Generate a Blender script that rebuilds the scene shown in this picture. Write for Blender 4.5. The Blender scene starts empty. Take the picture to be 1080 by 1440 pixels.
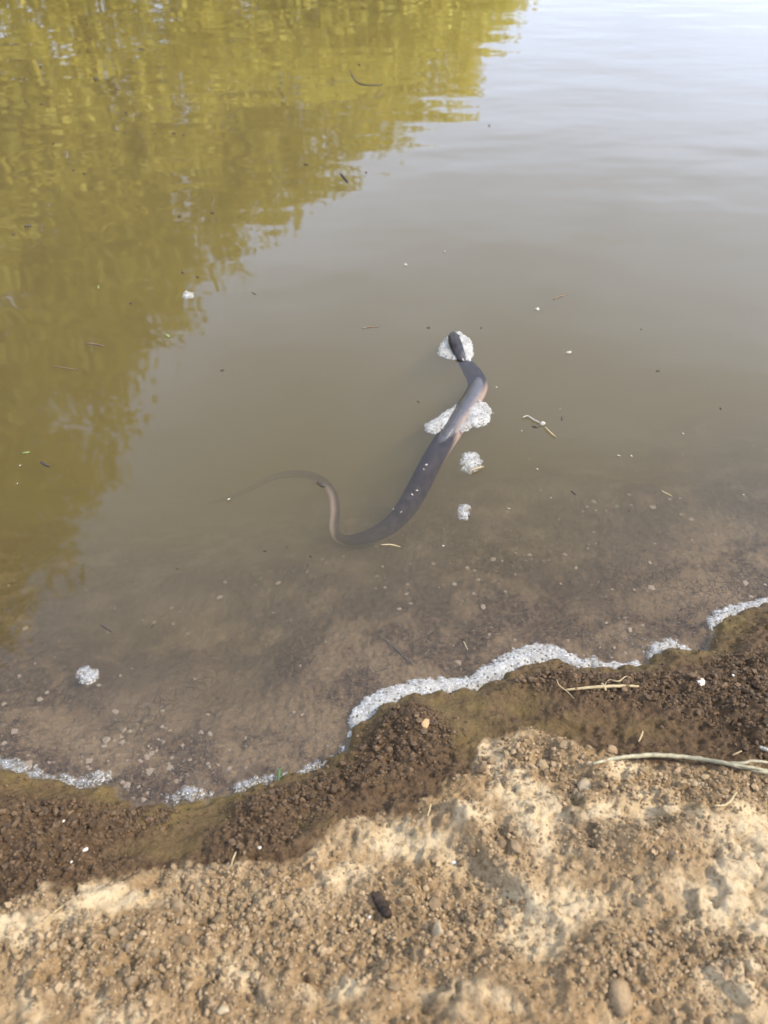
import bpy, math, random
import numpy as np
from mathutils import Vector, Matrix

R = math.radians
random.seed(7)
rng = np.random.default_rng(11)
scene = bpy.context.scene
COL = scene.collection

# ------------------------------------------------------------------ camera
CAM_H, PITCH, FPX = 0.75, 43.0, 1081.0          # metres above water, degrees down, focal length in photo pixels
cam = bpy.data.cameras.new('camera')
cam_o = bpy.data.objects.new('camera', cam)
COL.objects.link(cam_o)
cam_o.location = (0, 0, CAM_H)
cam_o.rotation_euler = (R(90 - PITCH), 0, 0)
cam.sensor_fit = 'VERTICAL'
cam.lens = 6.9
cam.sensor_height = 6.9 * 1440 / FPX
cam.clip_start = 0.01
cam.clip_end = 500
cam.dof.use_dof = True
cam.dof.focus_distance = 1.0
cam.dof.aperture_fstop = 1.5
scene.camera = cam_o

# ------------------------------------------------------------------ sky and sun
SUN_EL, SUN_AZ = R(46), R(102)                   # azimuth measured from +Y towards +X
world = bpy.data.worlds.new('World')
scene.world = world
world.use_nodes = True
wn = world.node_tree
wn.nodes.clear()
sky = wn.nodes.new('ShaderNodeTexSky')
sky.sky_type = 'NISHITA'
sky.sun_disc = False
sky.sun_elevation = SUN_EL
sky.sun_rotation = SUN_AZ
sky.air_density = 1.0
sky.dust_density = 3.5
bg = wn.nodes.new('ShaderNodeBackground')
bg.inputs['Strength'].default_value = 0.131
wo = wn.nodes.new('ShaderNodeOutputWorld')
# thin bright cloud spread over the whole sky
wtc = wn.nodes.new('ShaderNodeTexCoord')
wmp = wn.nodes.new('ShaderNodeMapping')
wmp.inputs['Scale'].default_value = (1.0, 1.0, 2.2)
wns = wn.nodes.new('ShaderNodeTexNoise')
wns.inputs['Scale'].default_value = 1.7
wns.inputs['Detail'].default_value = 6
wns.inputs['Roughness'].default_value = 0.55
wmr = wn.nodes.new('ShaderNodeMapRange')
wmr.inputs[1].default_value, wmr.inputs[2].default_value = 0.36, 0.66
wmr.inputs[3].default_value, wmr.inputs[4].default_value = 0.60, 0.97
wmx = wn.nodes.new('ShaderNodeMixRGB')
wmx.inputs[2].default_value = (10.4, 12.2, 16.2, 1)
wn.links.new(wtc.outputs['Generated'], wmp.inputs[0])
wn.links.new(wmp.outputs[0], wns.inputs['Vector'])
wn.links.new(wns.outputs['Fac'], wmr.inputs[0])
wn.links.new(wmr.outputs[0], wmx.inputs[0])
wn.links.new(sky.outputs['Color'], wmx.inputs[1])
wn.links.new(wmx.outputs[0], bg.inputs['Color'])
wn.links.new(bg.outputs[0], wo.inputs['Surface'])
sun = bpy.data.lights.new('sun', 'SUN')
sun.energy = 4.2
sun.angle = R(5.0)
sun.color = (1.0, 0.89, 0.71)
sun_o = bpy.data.objects.new('sun', sun)
COL.objects.link(sun_o)
sd = Vector((math.sin(SUN_AZ) * math.cos(SUN_EL), math.cos(SUN_AZ) * math.cos(SUN_EL), math.sin(SUN_EL)))
sun_o.rotation_euler = sd.to_track_quat('Z', 'Y').to_euler()
sun_o.location = sd * 20

scene.view_settings.view_transform = 'Standard'
scene.view_settings.look = 'None'
scene.view_settings.gamma = 1
scene.view_settings.exposure = 0.92
scene.view_settings.use_curve_mapping = False
scene.cycles.use_denoising = True
scene.cycles.max_bounces = 6
scene.cycles.diffuse_bounces = 2
scene.cycles.volume_bounces = 0
scene.cycles.transparent_max_bounces = 12
scene.cycles.sample_clamp_indirect = 6

# ------------------------------------------------------------------ helpers
P = R(PITCH)


def ray(px, py):
    x, u = (px - 540) / FPX, (720 - py) / FPX
    return np.array([x, math.cos(P) + u * math.sin(P), -math.sin(P) + u * math.cos(P)])


def at(px, py, z=0.0):
    """where the line of sight through a photo pixel meets height z"""
    d = ray(px, py)
    t = (z - CAM_H) / d[2]
    return np.array([d[0] * t, d[1] * t, z])


def mpp(px, py, z=0.0):
    """metres per photo pixel at that place"""
    d = ray(px, py)
    return (z - CAM_H) / d[2] / FPX


def _hash(ix, iy, s):
    h = (ix.astype(np.int64) * 374761393 + iy.astype(np.int64) * 668265263 + s * 1274126177) & 0xFFFFFFFF
    h = ((h ^ (h >> 13)) * 1274126177) & 0xFFFFFFFF
    return ((h ^ (h >> 16)) & 0xFFFFFF) / float(0xFFFFFF)


def noise(x, y, s=0):
    ix, iy = np.floor(x), np.floor(y)
    fx, fy = x - ix, y - iy
    def g(dx, dy):
        a = _hash(ix + dx, iy + dy, s) * 6.2831853
        return np.cos(a) * (fx - dx) + np.sin(a) * (fy - dy)
    u = fx * fx * fx * (fx * (fx * 6 - 15) + 10)
    v = fy * fy * fy * (fy * (fy * 6 - 15) + 10)
    return 1.5 * ((g(0, 0) * (1 - u) + g(1, 0) * u) * (1 - v) + (g(0, 1) * (1 - u) + g(1, 1) * u) * v)


def fbm(x, y, f, o=4, s=0, gain=0.5):
    r, a = 0.0, 1.0
    for k in range(o):
        r = r + a * noise(x * f + 17.3 * k, y * f - 9.1 * k, s + k)
        f *= 2.03
        a *= gain
    return r


def worley(x, y, f, s=0):
    """distance to nearest feature point and to the second, in cell units"""
    x, y = x * f, y * f
    ix, iy = np.floor(x), np.floor(y)
    d1 = np.full(np.shape(x), 9.0)
    d2 = d1.copy()
    for dx in (-1, 0, 1):
        for dy in (-1, 0, 1):
            cx, cy = ix + dx, iy + dy
            d = np.hypot(cx + _hash(cx, cy, s) - x, cy + _hash(cx, cy, s + 5) - y)
            d2 = np.where(d < d1, d1, np.minimum(d2, d))
            d1 = np.minimum(d1, d)
    return d1, d2


def sstep(a, b, x):
    t = np.clip((x - a) / (b - a), 0, 1)
    return t * t * (3 - 2 * t)


def poly_dist(x, y, pts):
    d = np.full(np.shape(x), 1e9)
    for (ax, ay), (bx, by) in zip(pts[:-1], pts[1:]):
        vx, vy = bx - ax, by - ay
        t = np.clip(((x - ax) * vx + (y - ay) * vy) / (vx * vx + vy * vy + 1e-12), 0, 1)
        d = np.minimum(d, np.hypot(x - ax - t * vx, y - ay - t * vy))
    return d


def inside(x, y, pts):
    c = np.zeros(np.shape(x), bool)
    n = len(pts)
    for i in range(n):
        ax, ay = pts[i]
        bx, by = pts[(i + 1) % n]
        m = ((ay > y) != (by > y)) & (x < (bx - ax) * (y - ay) / (by - ay + 1e-15) + ax)
        c ^= m
    return c


def mesh_obj(name, verts, faces, mat, parent=None, smooth=True):
    me = bpy.data.meshes.new(name)
    verts = np.asarray(verts, dtype=np.float32)
    if isinstance(faces, np.ndarray):
        n, k = faces.shape
        me.vertices.add(len(verts))
        me.vertices.foreach_set('co', verts.ravel())
        me.loops.add(n * k)
        me.loops.foreach_set('vertex_index', faces.astype(np.int32).ravel())
        me.polygons.add(n)
        me.polygons.foreach_set('loop_start', np.arange(0, n * k, k, dtype=np.int32))
        me.polygons.foreach_set('loop_total', np.full(n, k, dtype=np.int32))
        me.update(calc_edges=True)
    else:
        me.from_pydata([tuple(v) for v in verts], [], faces)
    me.polygons.foreach_set('use_smooth', np.full(len(me.polygons), smooth))
    if mat is not None:
        me.materials.append(mat)
    o = bpy.data.objects.new(name, me)
    COL.objects.link(o)
    if parent is not None:
        o.parent = parent
    return o


def attr(o, name, vals, typ='FLOAT'):
    a = o.data.attributes.new(name, typ, 'POINT')
    if typ == 'FLOAT':
        a.data.foreach_set('value', np.asarray(vals, dtype=np.float32))
    else:
        a.data.foreach_set('vector', np.asarray(vals, dtype=np.float32).ravel())


def tag(o, label, cat, group=None):
    o['label'] = label
    o['category'] = cat
    if group:
        o['group'] = group
    return o


def empty(name, loc):
    o = bpy.data.objects.new(name, None)
    o.empty_display_size = 0.02
    COL.objects.link(o)
    o.location = loc
    return o


def ico(sub):
    import bmesh
    bm = bmesh.new()
    bmesh.ops.create_icosphere(bm, subdivisions=sub, radius=1)
    v = np.array([p.co[:] for p in bm.verts])
    f = np.array([[q.index for q in p.verts] for p in bm.faces])
    bm.free()
    return v, f


def tube(path, radii, n=8, flat=1.0):
    """closed tapering tube through points"""
    path = np.asarray(path, float)
    m = len(path)
    vs, fs = [], []
    for i in range(m):
        t = path[min(i + 1, m - 1)] - path[max(i - 1, 0)]
        t /= np.linalg.norm(t) + 1e-12
        up = np.array([0, 0, 1.0])
        if abs(t[2]) > 0.95:
            up = np.array([0, 1.0, 0])
        s = np.cross(t, up)
        s /= np.linalg.norm(s)
        u = np.cross(s, t)
        for k in range(n):
            a = 2 * math.pi * k / n
            vs.append(path[i] + radii[i] * (math.cos(a) * s + math.sin(a) * u * flat))
    for i in range(m - 1):
        for k in range(n):
            fs.append((i * n + k, i * n + (k + 1) % n, (i + 1) * n + (k + 1) % n, (i + 1) * n + k))
    fs.append(tuple(range(n))[::-1])
    fs.append(tuple(range((m - 1) * n, m * n)))
    return vs, fs


def spline(cps, n):
    """Catmull-Rom through rows of control values, evenly in arc length of the first three"""
    c = np.asarray(cps, float)
    c = np.vstack([2 * c[0] - c[1], c, 2 * c[-1] - c[-2]])
    out = []
    for i in range(1, len(c) - 2):
        for t in np.linspace(0, 1, 24, endpoint=False):
            p0, p1, p2, p3 = c[i - 1:i + 3]
            out.append(0.5 * (2 * p1 + (p2 - p0) * t + (2 * p0 - 5 * p1 + 4 * p2 - p3) * t * t + (3 * p1 - p0 - 3 * p2 + p3) * t ** 3))
    out.append(c[-2])
    out = np.array(out)
    L = np.concatenate([[0], np.cumsum(np.linalg.norm(np.diff(out[:, :3], axis=0), axis=1))])
    s = np.linspace(0, L[-1], n)
    return np.stack([np.interp(s, L, out[:, k]) for k in range(out.shape[1])], 1), s


# ------------------------------------------------------------------ materials
class NT:
    def __init__(self, name):
        self.m = bpy.data.materials.new(name)
        self.m.use_nodes = True
        self.t = self.m.node_tree
        self.b = self.t.nodes['Principled BSDF']
        self.out = self.t.nodes['Material Output']

    def n(self, typ, **kw):
        nd = self.t.nodes.new('ShaderNode' + typ)
        for k, v in kw.items():
            if k in nd.inputs:
                nd.inputs[k].default_value = v
            else:
                setattr(nd, k, v)
        return nd

    def l(self, a, b):
        self.t.links.new(a, b)

    def mix(self, fac, a, b, blend='MIX'):
        nd = self.n('MixRGB', blend_type=blend)
        for s, v in ((nd.inputs[0], fac), (nd.inputs[1], a), (nd.inputs[2], b)):
            self.put(s, v)
        return nd.outputs[0]

    def put(self, s, v):
        if hasattr(v, 'is_linked'):
            self.l(v, s)
        elif isinstance(v, (tuple, list)) and len(v) == 3:
            s.default_value = (*v, 1) if len(s.default_value) == 4 else v
        else:
            s.default_value = v

    def math(self, op, a, b=0.0, c=0.0, clamp=False):
        nd = self.n('Math', operation=op, use_clamp=clamp)
        for s, v in zip(nd.inputs, (a, b, c)):
            self.put(s, v)
        return nd.outputs[0]

    def noise(self, co, scale, detail=4, rough=0.55):
        nd = self.n('TexNoise', Scale=scale, Detail=detail, Roughness=rough)
        self.l(co, nd.inputs['Vector'])
        return nd.outputs['Fac']

    def ramp(self, f, lo, hi):
        nd = self.n('MapRange', clamp=True)
        self.l(f, nd.inputs[0])
        nd.inputs[1].default_value, nd.inputs[2].default_value = lo, hi
        return nd.outputs[0]

    def attr(self, name):
        return self.n('Attribute', attribute_name=name).outputs['Fac']

    def bump(self, h, strength, dist, normal=None):
        nd = self.n('Bump', Strength=strength, Distance=dist)
        self.l(h, nd.inputs['Height'])
        if normal is not None:
            self.l(normal, nd.inputs['Normal'])
        return nd.outputs[0]


def simple(name, col, rough=0.8, var=0.35, scale=300, spec=0.3, bump=0.0006):
    a = NT(name)
    co = a.n('TexCoord').outputs['Object']
    f = a.noise(co, scale, 4)
    f2 = a.noise(co, scale * 0.12, 3)
    c = a.mix(a.ramp(f, .3, .7), tuple(x * (1 - var) for x in col), tuple(min(1, x * (1 + var)) for x in col))
    c = a.mix(a.ramp(f2, .35, .65), c, a.mix(1.0, c, (0.75, 0.72, 0.68), 'MULTIPLY'))
    a.l(c, a.b.inputs['Base Color'])
    a.b.inputs['Roughness'].default_value = rough
    a.b.inputs['Specular IOR Level'].default_value = spec
    a.l(a.bump(f, .6, bump), a.b.inputs['Normal'])
    return a.m


DRY_D, DRY_L, CRUST = (0.098, 0.063, 0.033), (0.215, 0.150, 0.083), (0.345, 0.265, 0.160)
WET_D, WET_L, ALGAE = (0.028, 0.0165, 0.0085), (0.100, 0.062, 0.032), (0.066, 0.044, 0.012)


def ground_mat():
    a = NT('soil')
    co = a.n('TexCoord').outputs['Object']
    n1 = a.noise(co, 22, 5)
    n2 = a.noise(co, 160, 5, .65)
    n3 = a.noise(co, 700, 3, .6)
    wet, pale, alg, bed = (a.attr(k) for k in ('wet', 'pale', 'algae', 'bed'))
    dry = a.mix(a.ramp(n2, .3, .72), DRY_D, DRY_L)
    dry = a.mix(a.ramp(n1, .35, .7), dry, a.mix(1.0, dry, (1.25, 1.2, 1.1), 'MULTIPLY'))
    pf = a.math('MULTIPLY', pale, a.ramp(n2, .28, .50))
    dry = a.mix(pf, dry, CRUST)
    w = a.mix(a.ramp(n2, .3, .75), WET_D, WET_L)
    w = a.mix(a.math('MULTIPLY', alg, a.ramp(n1, .28, .6)), w, a.mix(a.ramp(n3, .3, .7), ALGAE, (0.115, 0.080, 0.032)))
    edge = a.math('ADD', wet, a.math('MULTIPLY', a.math('SUBTRACT', n2, .5), .5))
    c = a.mix(a.ramp(edge, .30, .75), dry, w)
    vor = a.n('TexVoronoi', Scale=85.0, feature='DISTANCE_TO_EDGE')
    dco = a.n('VectorMath', operation='MULTIPLY_ADD')
    nz = a.n('TexNoise', Scale=30.0, Detail=3.0)
    a.l(co, nz.inputs['Vector'])
    a.l(nz.outputs['Color'], dco.inputs[0])
    dco.inputs[1].default_value = (.03, .03, .03)
    a.l(co, dco.inputs[2])
    a.l(dco.outputs[0], vor.inputs['Vector'])
    crackmask = a.ramp(a.noise(co, 7, 2), .56, .66)
    crack = a.math('MULTIPLY', a.ramp(vor.outputs['Distance'], .06, .0), crackmask)
    b = a.mix(a.ramp(n2, .36, .64), (0.013, 0.008, 0.0045), (0.050, 0.032, 0.018))
    b = a.mix(a.ramp(n1, .48, .62), b, (0.070, 0.048, 0.027))
    nm = a.noise(co, 130, 5, .7)
    b = a.mix(a.ramp(nm, .40, .62), b, a.mix(1.0, b, (1.6, 1.52, 1.4), 'MULTIPLY'))
    b = a.mix(a.math('MULTIPLY', a.attr('tan'), a.ramp(nm, .30, .55)), b, (0.100, 0.067, 0.036))
    b = a.mix(a.ramp(n3, .58, .68), b, (0.19, 0.155, 0.115))
    silt = a.math('MULTIPLY', a.attr('silt'), a.ramp(a.noise(co, 5, 3), .30, .55))
    b = a.mix(a.math('MULTIPLY', silt, .5), b, (0.028, 0.020, 0.015))
    b = a.mix(a.math('MULTIPLY', a.math('MULTIPLY', crack, a.ramp(n2, .42, .58)), .7), b, (0.035, 0.024, 0.018))
    c = a.mix(bed, c, b)
    a.l(c, a.b.inputs['Base Color'])
    ro = a.math('SUBTRACT', .95, a.math('MULTIPLY', a.ramp(edge, .4, .7), .38))
    a.l(ro, a.b.inputs['Roughness'])
    a.l(a.math('MULTIPLY', a.math('SUBTRACT', 1.0, bed), .12), a.b.inputs['Specular IOR Level'])
    h = a.math('ADD', a.math('MULTIPLY', n2, .8), a.math('MULTIPLY', n3, .35))
    h = a.math('SUBTRACT', h, a.math('MULTIPLY', crack, a.math('MULTIPLY', bed, .5)))
    a.l(a.bump(h, .9, .005), a.b.inputs['Normal'])
    return a.m


def clod_mat(name, lo, hi, rough, usewet=False):
    a = NT(name)
    co = a.n('TexCoord').outputs['Object']
    n2 = a.noise(co, 260, 4, .65)
    n3 = a.noise(co, 900, 2)
    rnd = a.attr('tone') if usewet else a.n('ObjectInfo').outputs['Random']
    f = a.math('ADD', a.math('MULTIPLY', n2, .7), a.math('MULTIPLY', rnd, .55))
    if usewet:
        wet = a.attr('wet')
        d = a.mix(a.ramp(f, .3, .85), DRY_D, (0.235, 0.166, 0.094))
        w = a.mix(a.ramp(f, .35, .95), WET_D, WET_L)
        c = a.mix(wet, d, w)
        a.l(a.math('SUBTRACT', .95, a.math('MULTIPLY', wet, .35)), a.b.inputs['Roughness'])
    else:
        c = a.mix(a.ramp(f, .3, .85), lo, hi)
        a.b.inputs['Roughness'].default_value = rough
    a.l(c, a.b.inputs['Base Color'])
    a.b.inputs['Specular IOR Level'].default_value = 0.2
    a.l(a.bump(a.math('ADD', n2, a.math('MULTIPLY', n3, .4)), .7, .002), a.b.inputs['Normal'])
    return a.m


def water_mat():
    a = NT('pond_water')
    a.t.nodes.remove(a.b)
    geo = a.n('NewGeometry')
    mp = a.n('Mapping')
    a.l(geo.outputs['Position'], mp.inputs['Vector'])
    mp.inputs['Rotation'].default_value = (0, 0, R(-14))
    mp.inputs['Scale'].default_value = (0.55, 1.0, 1.0)
    n1 = a.noise(mp.outputs[0], 4.5, 2, .4)
    n2 = a.noise(mp.outputs[0], 26.0, 2, .5)
    # ripples fade out in the lee of the near bank
    sep = a.n('SeparateXYZ')
    a.l(geo.outputs['Position'], sep.inputs[0])
    lee = a.ramp(sep.outputs['Y'], 0.5, 2.6)
    h = a.math('ADD', a.math('MULTIPLY', n1, 1.0), a.math('MULTIPLY', a.math('MULTIPLY', n2, .03), lee))
    h = a.math('MULTIPLY', h, a.math('ADD', .2, a.math('MULTIPLY', lee, .8)))
    nor = a.bump(h, 1.0, .006)
    dot = a.n('VectorMath', operation='DOT_PRODUCT')
    a.l(nor, dot.inputs[0])
    a.l(geo.outputs['Incoming'], dot.inputs[1])
    c = a.math('ABSOLUTE', dot.outputs['Value'])
    # dielectric reflectance of water, n = 1.333
    g = a.math('SQRT', a.math('MULTIPLY_ADD', c, c, 1.333 ** 2 - 1))
    t1 = a.math('DIVIDE', a.math('SUBTRACT', g, c), a.math('ADD', g, c))
    gp, gm = a.math('ADD', g, c), a.math('SUBTRACT', g, c)
    t2 = a.math('DIVIDE', a.math('MULTIPLY_ADD', c, gp, -1.0), a.math('MULTIPLY_ADD', c, gm, 1.0))
    f = a.math('MULTIPLY', a.math('MULTIPLY', t1, t1), a.math('MULTIPLY_ADD', a.math('MULTIPLY', t2, t2), .5, .5))
    tr = a.n('BsdfTransparent')
    gl = a.n('BsdfGlossy', Roughness=0.035)
    a.l(nor, gl.inputs['Normal'])
    mx = a.n('MixShader')
    a.l(f, mx.inputs[0])
    a.l(tr.outputs[0], mx.inputs[1])
    a.l(gl.outputs[0], mx.inputs[2])
    a.l(mx.outputs[0], a.out.inputs['Surface'])
    v = a.n('VolumePrincipled')
    v.inputs['Color'].default_value = (0.275, 0.206, 0.078, 1)
    v.inputs['Density'].default_value = 4.5
    v.inputs['Anisotropy'].default_value = 0.0
    a.l(v.outputs[0], a.out.inputs['Volume'])
    return a.m


def snake_mat():
    a = NT('snake_skin')
    at_ = a.n('Attribute', attribute_name='skin')
    sep = a.n('SeparateXYZ')
    a.l(at_.outputs['Vector'], sep.inputs[0])
    along, ang, pale = sep.outputs[0], sep.outputs[1], sep.outputs[2]
    # diamond lattice of keeled scales: skewed rows
    u = a.math('MULTIPLY', along, 1 / .0062)
    v = a.math('MULTIPLY', ang, 19 / math.pi)
    p = a.math('PINGPONG', a.math('ADD', u, v), .5)
    q = a.math('PINGPONG', a.math('SUBTRACT', u, v), .5)
    sc = a.math('MULTIPLY', a.math('MINIMUM', p, q), 2.0)
    co = a.n('TexCoord').outputs['Object']
    n1 = a.noise(co, 90, 4)
    n2 = a.noise(co, 420, 3)
    back = a.mix(a.ramp(n1, .35, .7), (0.010, 0.0075, 0.0075), (0.032, 0.024, 0.023))
    side = a.mix(a.ramp(n2, .3, .7), (0.20, 0.135, 0.095), (0.34, 0.245, 0.175))
    c = a.mix(pale, back, side)
    c = a.mix(a.ramp(sc, .32, .0), c, a.mix(1.0, c, (.30, .28, .28), 'MULTIPLY'))
    a.l(c, a.b.inputs['Base Color'])
    a.b.inputs['Roughness'].default_value = 0.24
    # skin has almost no gloss under water, a wet gloss in air
    ps = a.n('SeparateXYZ')
    a.l(a.n('NewGeometry').outputs['Position'], ps.inputs[0])
    a.l(a.math('MULTIPLY', a.math('MULTIPLY', a.ramp(ps.outputs[2], -.0004, .0004), .6), a.math('MULTIPLY_ADD', a.ramp(along, .05, .09), .8, .2)), a.b.inputs['Specular IOR Level'])
    a.l(a.bump(sc, .55, .0008), a.b.inputs['Normal'])
    return a.m


def foam_mat():
    a = NT('foam')
    co = a.n('TexCoord').outputs['Object']
    v = a.n('TexVoronoi', Scale=240.0)
    a.l(co, v.inputs['Vector'])
    sepc = a.n('SeparateXYZ')
    a.l(v.outputs['Color'], sepc.inputs[0])
    big = a.math('GREATER_THAN', sepc.outputs[0], .45)
    hole = a.math('MULTIPLY', a.ramp(v.outputs['Distance'], .42, .2), big)
    n = a.noise(co, 60, 3)
    base = a.mix(a.ramp(n, .35, .7), (.19, .182, .163), (.33, .32, .295))
    c = a.mix(a.math('MULTIPLY', hole, .8), base, (.12, .105, .085))
    a.l(c, a.b.inputs['Base Color'])
    a.b.inputs['Roughness'].default_value = .6
    a.b.inputs['Subsurface Weight'].default_value = .3
    a.b.inputs['Subsurface Radius'].default_value = (.004, .004, .004)
    a.b.inputs['Subsurface Scale'].default_value = 1.0
    thin = a.attr('thin')
    al = a.math('SUBTRACT', 1.0, a.math('MULTIPLY', thin, a.ramp(a.noise(co, 500, 2), .30, .55)))
    al = a.math('SUBTRACT', al, a.math('MULTIPLY', hole, .35), clamp=True)
    a.l(al, a.b.inputs['Alpha'])
    a.l(a.bump(a.math('SUBTRACT', v.outputs['Distance'], hole), .4, .0010), a.b.inputs['Normal'])
    return a.m


def bubble_mat():
    a = NT('bubble_film')
    a.t.nodes.remove(a.b)
    lw = a.n('LayerWeight', Blend=.35)
    tr = a.n('BsdfTransparent')
    gl = a.n('BsdfGlossy', Roughness=.05)
    df = a.n('BsdfDiffuse', Color=(.38, .37, .35, 1))
    m1 = a.n('MixShader')
    a.l(a.ramp(lw.outputs['Facing'], .35, 1.0), m1.inputs[0])
    a.l(tr.outputs[0], m1.inputs[1])
    a.l(df.outputs[0], m1.inputs[2])
    m2 = a.n('MixShader')
    m2.inputs[0].default_value = .05
    a.l(m1.outputs[0], m2.inputs[1])
    a.l(gl.outputs[0], m2.inputs[2])
    a.l(m2.outputs[0], a.out.inputs['Surface'])
    return a.m


def leaf_mat():
    a = NT('leaf')
    tone = a.attr('tone')
    c = a.mix(tone, (0.44, 0.41, 0.05), (0.90, 0.80, 0.16))
    a.l(c, a.b.inputs['Base Color'])
    a.b.inputs['Roughness'].default_value = .55
    tl = a.n('BsdfTranslucent')
    a.l(c, tl.inputs['Color'])
    mx = a.n('MixShader')
    mx.inputs[0].default_value = .38
    a.l(a.b.outputs[0], mx.inputs[1])
    a.l(tl.outputs[0], mx.inputs[2])
    a.l(mx.outputs[0], a.out.inputs['Surface'])
    return a.m


M_GROUND = ground_mat()
M_CLODMIX = clod_mat('loose_soil', None, None, .9, True)
M_CLODDRY = clod_mat('dry_clod', DRY_D, (0.235, 0.166, 0.094), .95)
M_CLODWET = clod_mat('wet_clod', WET_D, WET_L, .5)
M_PEBBLE = simple('pale_pebble', (0.15, 0.112, 0.075), .8, .5, 180)
M_CHALK = simple('chalky_stone', (0.25, 0.195, 0.122), .9, .25, 200)
M_WHITE = simple('white_chip', (0.40, 0.38, 0.34), .6, .2, 300)
M_OCHRE = simple('ochre_stone', (0.26, 0.165, 0.08), .8, .3, 200)
M_WATER = water_mat()
M_SNAKE = snake_mat()
M_FOAM = foam_mat()
M_BUBBLE = bubble_mat()
M_LEAF = leaf_mat()
M_BARK = simple('bark', (0.13, 0.10, 0.075), .9, .4, 20, bump=.02)
M_DARKTWIG = simple('dark_twig', (0.035, 0.025, 0.017), .6, .4, 500)
M_BROWNTWIG = simple('brown_twig', (0.10, 0.068, 0.036), .7, .4, 500)
M_STRAW = simple('straw', (0.28, 0.215, 0.115), .6, .25, 500)
M_PALESTALK = simple('dry_stalk', (0.20, 0.18, 0.115), .6, .4, 160)
M_GREEN = simple('grass_green', (0.04, 0.075, 0.022), .6, .3, 400)
M_LEAFBIT = simple('leaf_bit', (0.10, 0.12, 0.03), .5, .4, 400)
M_CHAR = simple('dark_bark', (0.030, 0.022, 0.017), .9, .5, 260, .08, bump=.003)
M_FLUFF = simple('seed_fluff', (0.25, 0.232, 0.195), .8, .2, 400)
M_EYE = simple('snake_eye', (0.008, 0.007, 0.006), .1, .1, 400, .8)

# ------------------------------------------------------------------ shape of the ground
SHORE_PX = [(-60, 1078), (0, 1076), (45, 1092), (100, 1106), (150, 1104), (172, 1126), (215, 1138), (270, 1132), (330, 1116),
            (395, 1094), (450, 1078), (488, 1052), (502, 1022), (535, 992), (575, 978), (625, 972), (668, 970), (700, 956),
            (742, 932), (772, 926), (806, 938), (858, 940), (908, 934), (928, 914), (958, 914), (996, 916), (1008, 884),
            (1024, 868), (1062, 854), (1140, 836)]
SHORE = [tuple(at(*p)[:2]) for p in SHORE_PX]
SHORE = [(-60.0, 14.0), (-9.0, 1.2), (-2.5, 0.42)] + SHORE + [(1.5, 0.98), (4.0, 1.5), (60.0, 4.0)]
SX = np.array([p[0] for p in SHORE])
SY = np.array([p[1] for p in SHORE])

WETEDGE_PX = [(-80, 1300), (0, 1276), (60, 1262), (120, 1248), (165, 1228), (250, 1212), (320, 1214), (370, 1228), (430, 1208),
              (475, 1172), (560, 1148), (622, 1122), (655, 1090), (678, 1050), (700, 1036), (760, 1030), (806, 1050), (850, 1072),
              (900, 1080), (960, 1076), (1020, 1088), (1150, 1100)]
WETEDGE = [tuple(at(px, py, .036)[:2]) for px, py in WETEDGE_PX]
WX = np.array([p[0] for p in WETEDGE])
WY = np.array([p[1] for p in WETEDGE])


def ell(px, py, rx, ry, z=.03):
    c = at(px, py, z)
    m = mpp(px, py, z)
    up = abs(at(px, py - 1, z)[1] - c[1])
    return (c[0], c[1], rx * m, ry * up)


def field(x, y, es):
    r = np.zeros(np.shape(x))
    for cx, cy, a, b in es:
        d = ((x - cx) / a) ** 2 + ((y - cy) / b) ** 2
        r = np.maximum(r, np.exp(-d * d * 0.7))
    return r


WETHEAPS = [ell(*e) for e in [(70, 1165, 120, 45), (60, 1220, 110, 40), (190, 1140, 60, 30), (410, 1140, 85, 48), (360, 1185, 60, 35),
                              (460, 1100, 40, 25), (568, 1040, 75, 52), (520, 1085, 50, 30), (800, 955, 90, 18), (905, 968, 120, 30),
                              (1000, 990, 90, 45), (1055, 960, 50, 50), (1060, 1050, 40, 30)]]
SMOOTHS = [ell(*e) for e in [(655, 1010, 45, 60), (740, 985, 45, 25), (840, 1030, 110, 20), (260, 1150, 60, 25), (230, 1190, 70, 18),
                             (450, 1165, 50, 22), (300, 1105, 40, 12)]]
DRYHEAPS = [ell(*e, z=.05) for e in [(745, 1075, 75, 32), (960, 1115, 120, 32), (400, 1300, 170, 45), (880, 1195, 110, 35), (330, 1240, 120, 25),
                                     (600, 1290, 130, 60), (150, 1330, 140, 40), (700, 1200, 50, 40), (520, 1350, 180, 50), (930, 1370, 140, 60),
                                     (820, 1120, 60, 20), (60, 1270, 60, 16), (250, 1400, 200, 40)]]
PALES = [ell(*e, z=.05) for e in [(800, 1170, 95, 55), (740, 1110, 60, 30), (1000, 1275, 85, 55), (1040, 1410, 70, 50), (692, 1062, 26, 26),
                                  (235, 1236, 60, 18), (170, 1265, 80, 22), (30, 1295, 70, 16), (460, 1262, 60, 30), (560, 1185, 70, 25),
                                  (950, 1160, 90, 25), (1050, 1190, 70, 40), (640, 1170, 60, 22), (840, 1090, 40, 14), (380, 1400, 120, 30),
                                  (770, 1290, 60, 40), (100, 1420, 120, 30), (640, 1420, 80, 30)]]
RIDGES = [([(640, 1150), (668, 1180), (700, 1225), (735, 1262), (752, 1290)], .012, .011),
          ([(560, 1130), (600, 1128), (650, 1150)], .006, .008),
          ([(880, 1210), (960, 1188), (1010, 1172), (1060, 1200), (1090, 1260)], .010, .012),
          ([(60, 1300), (140, 1262), (200, 1225)], .006, .008),
          ([(420, 1185), (470, 1160), (520, 1155)], .006, .007),
          ([(520, 1440), (560, 1380), (620, 1340)], .006, .012),
          ([(690, 1000), (760, 1030), (800, 1060)], .006, .010)]
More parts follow.
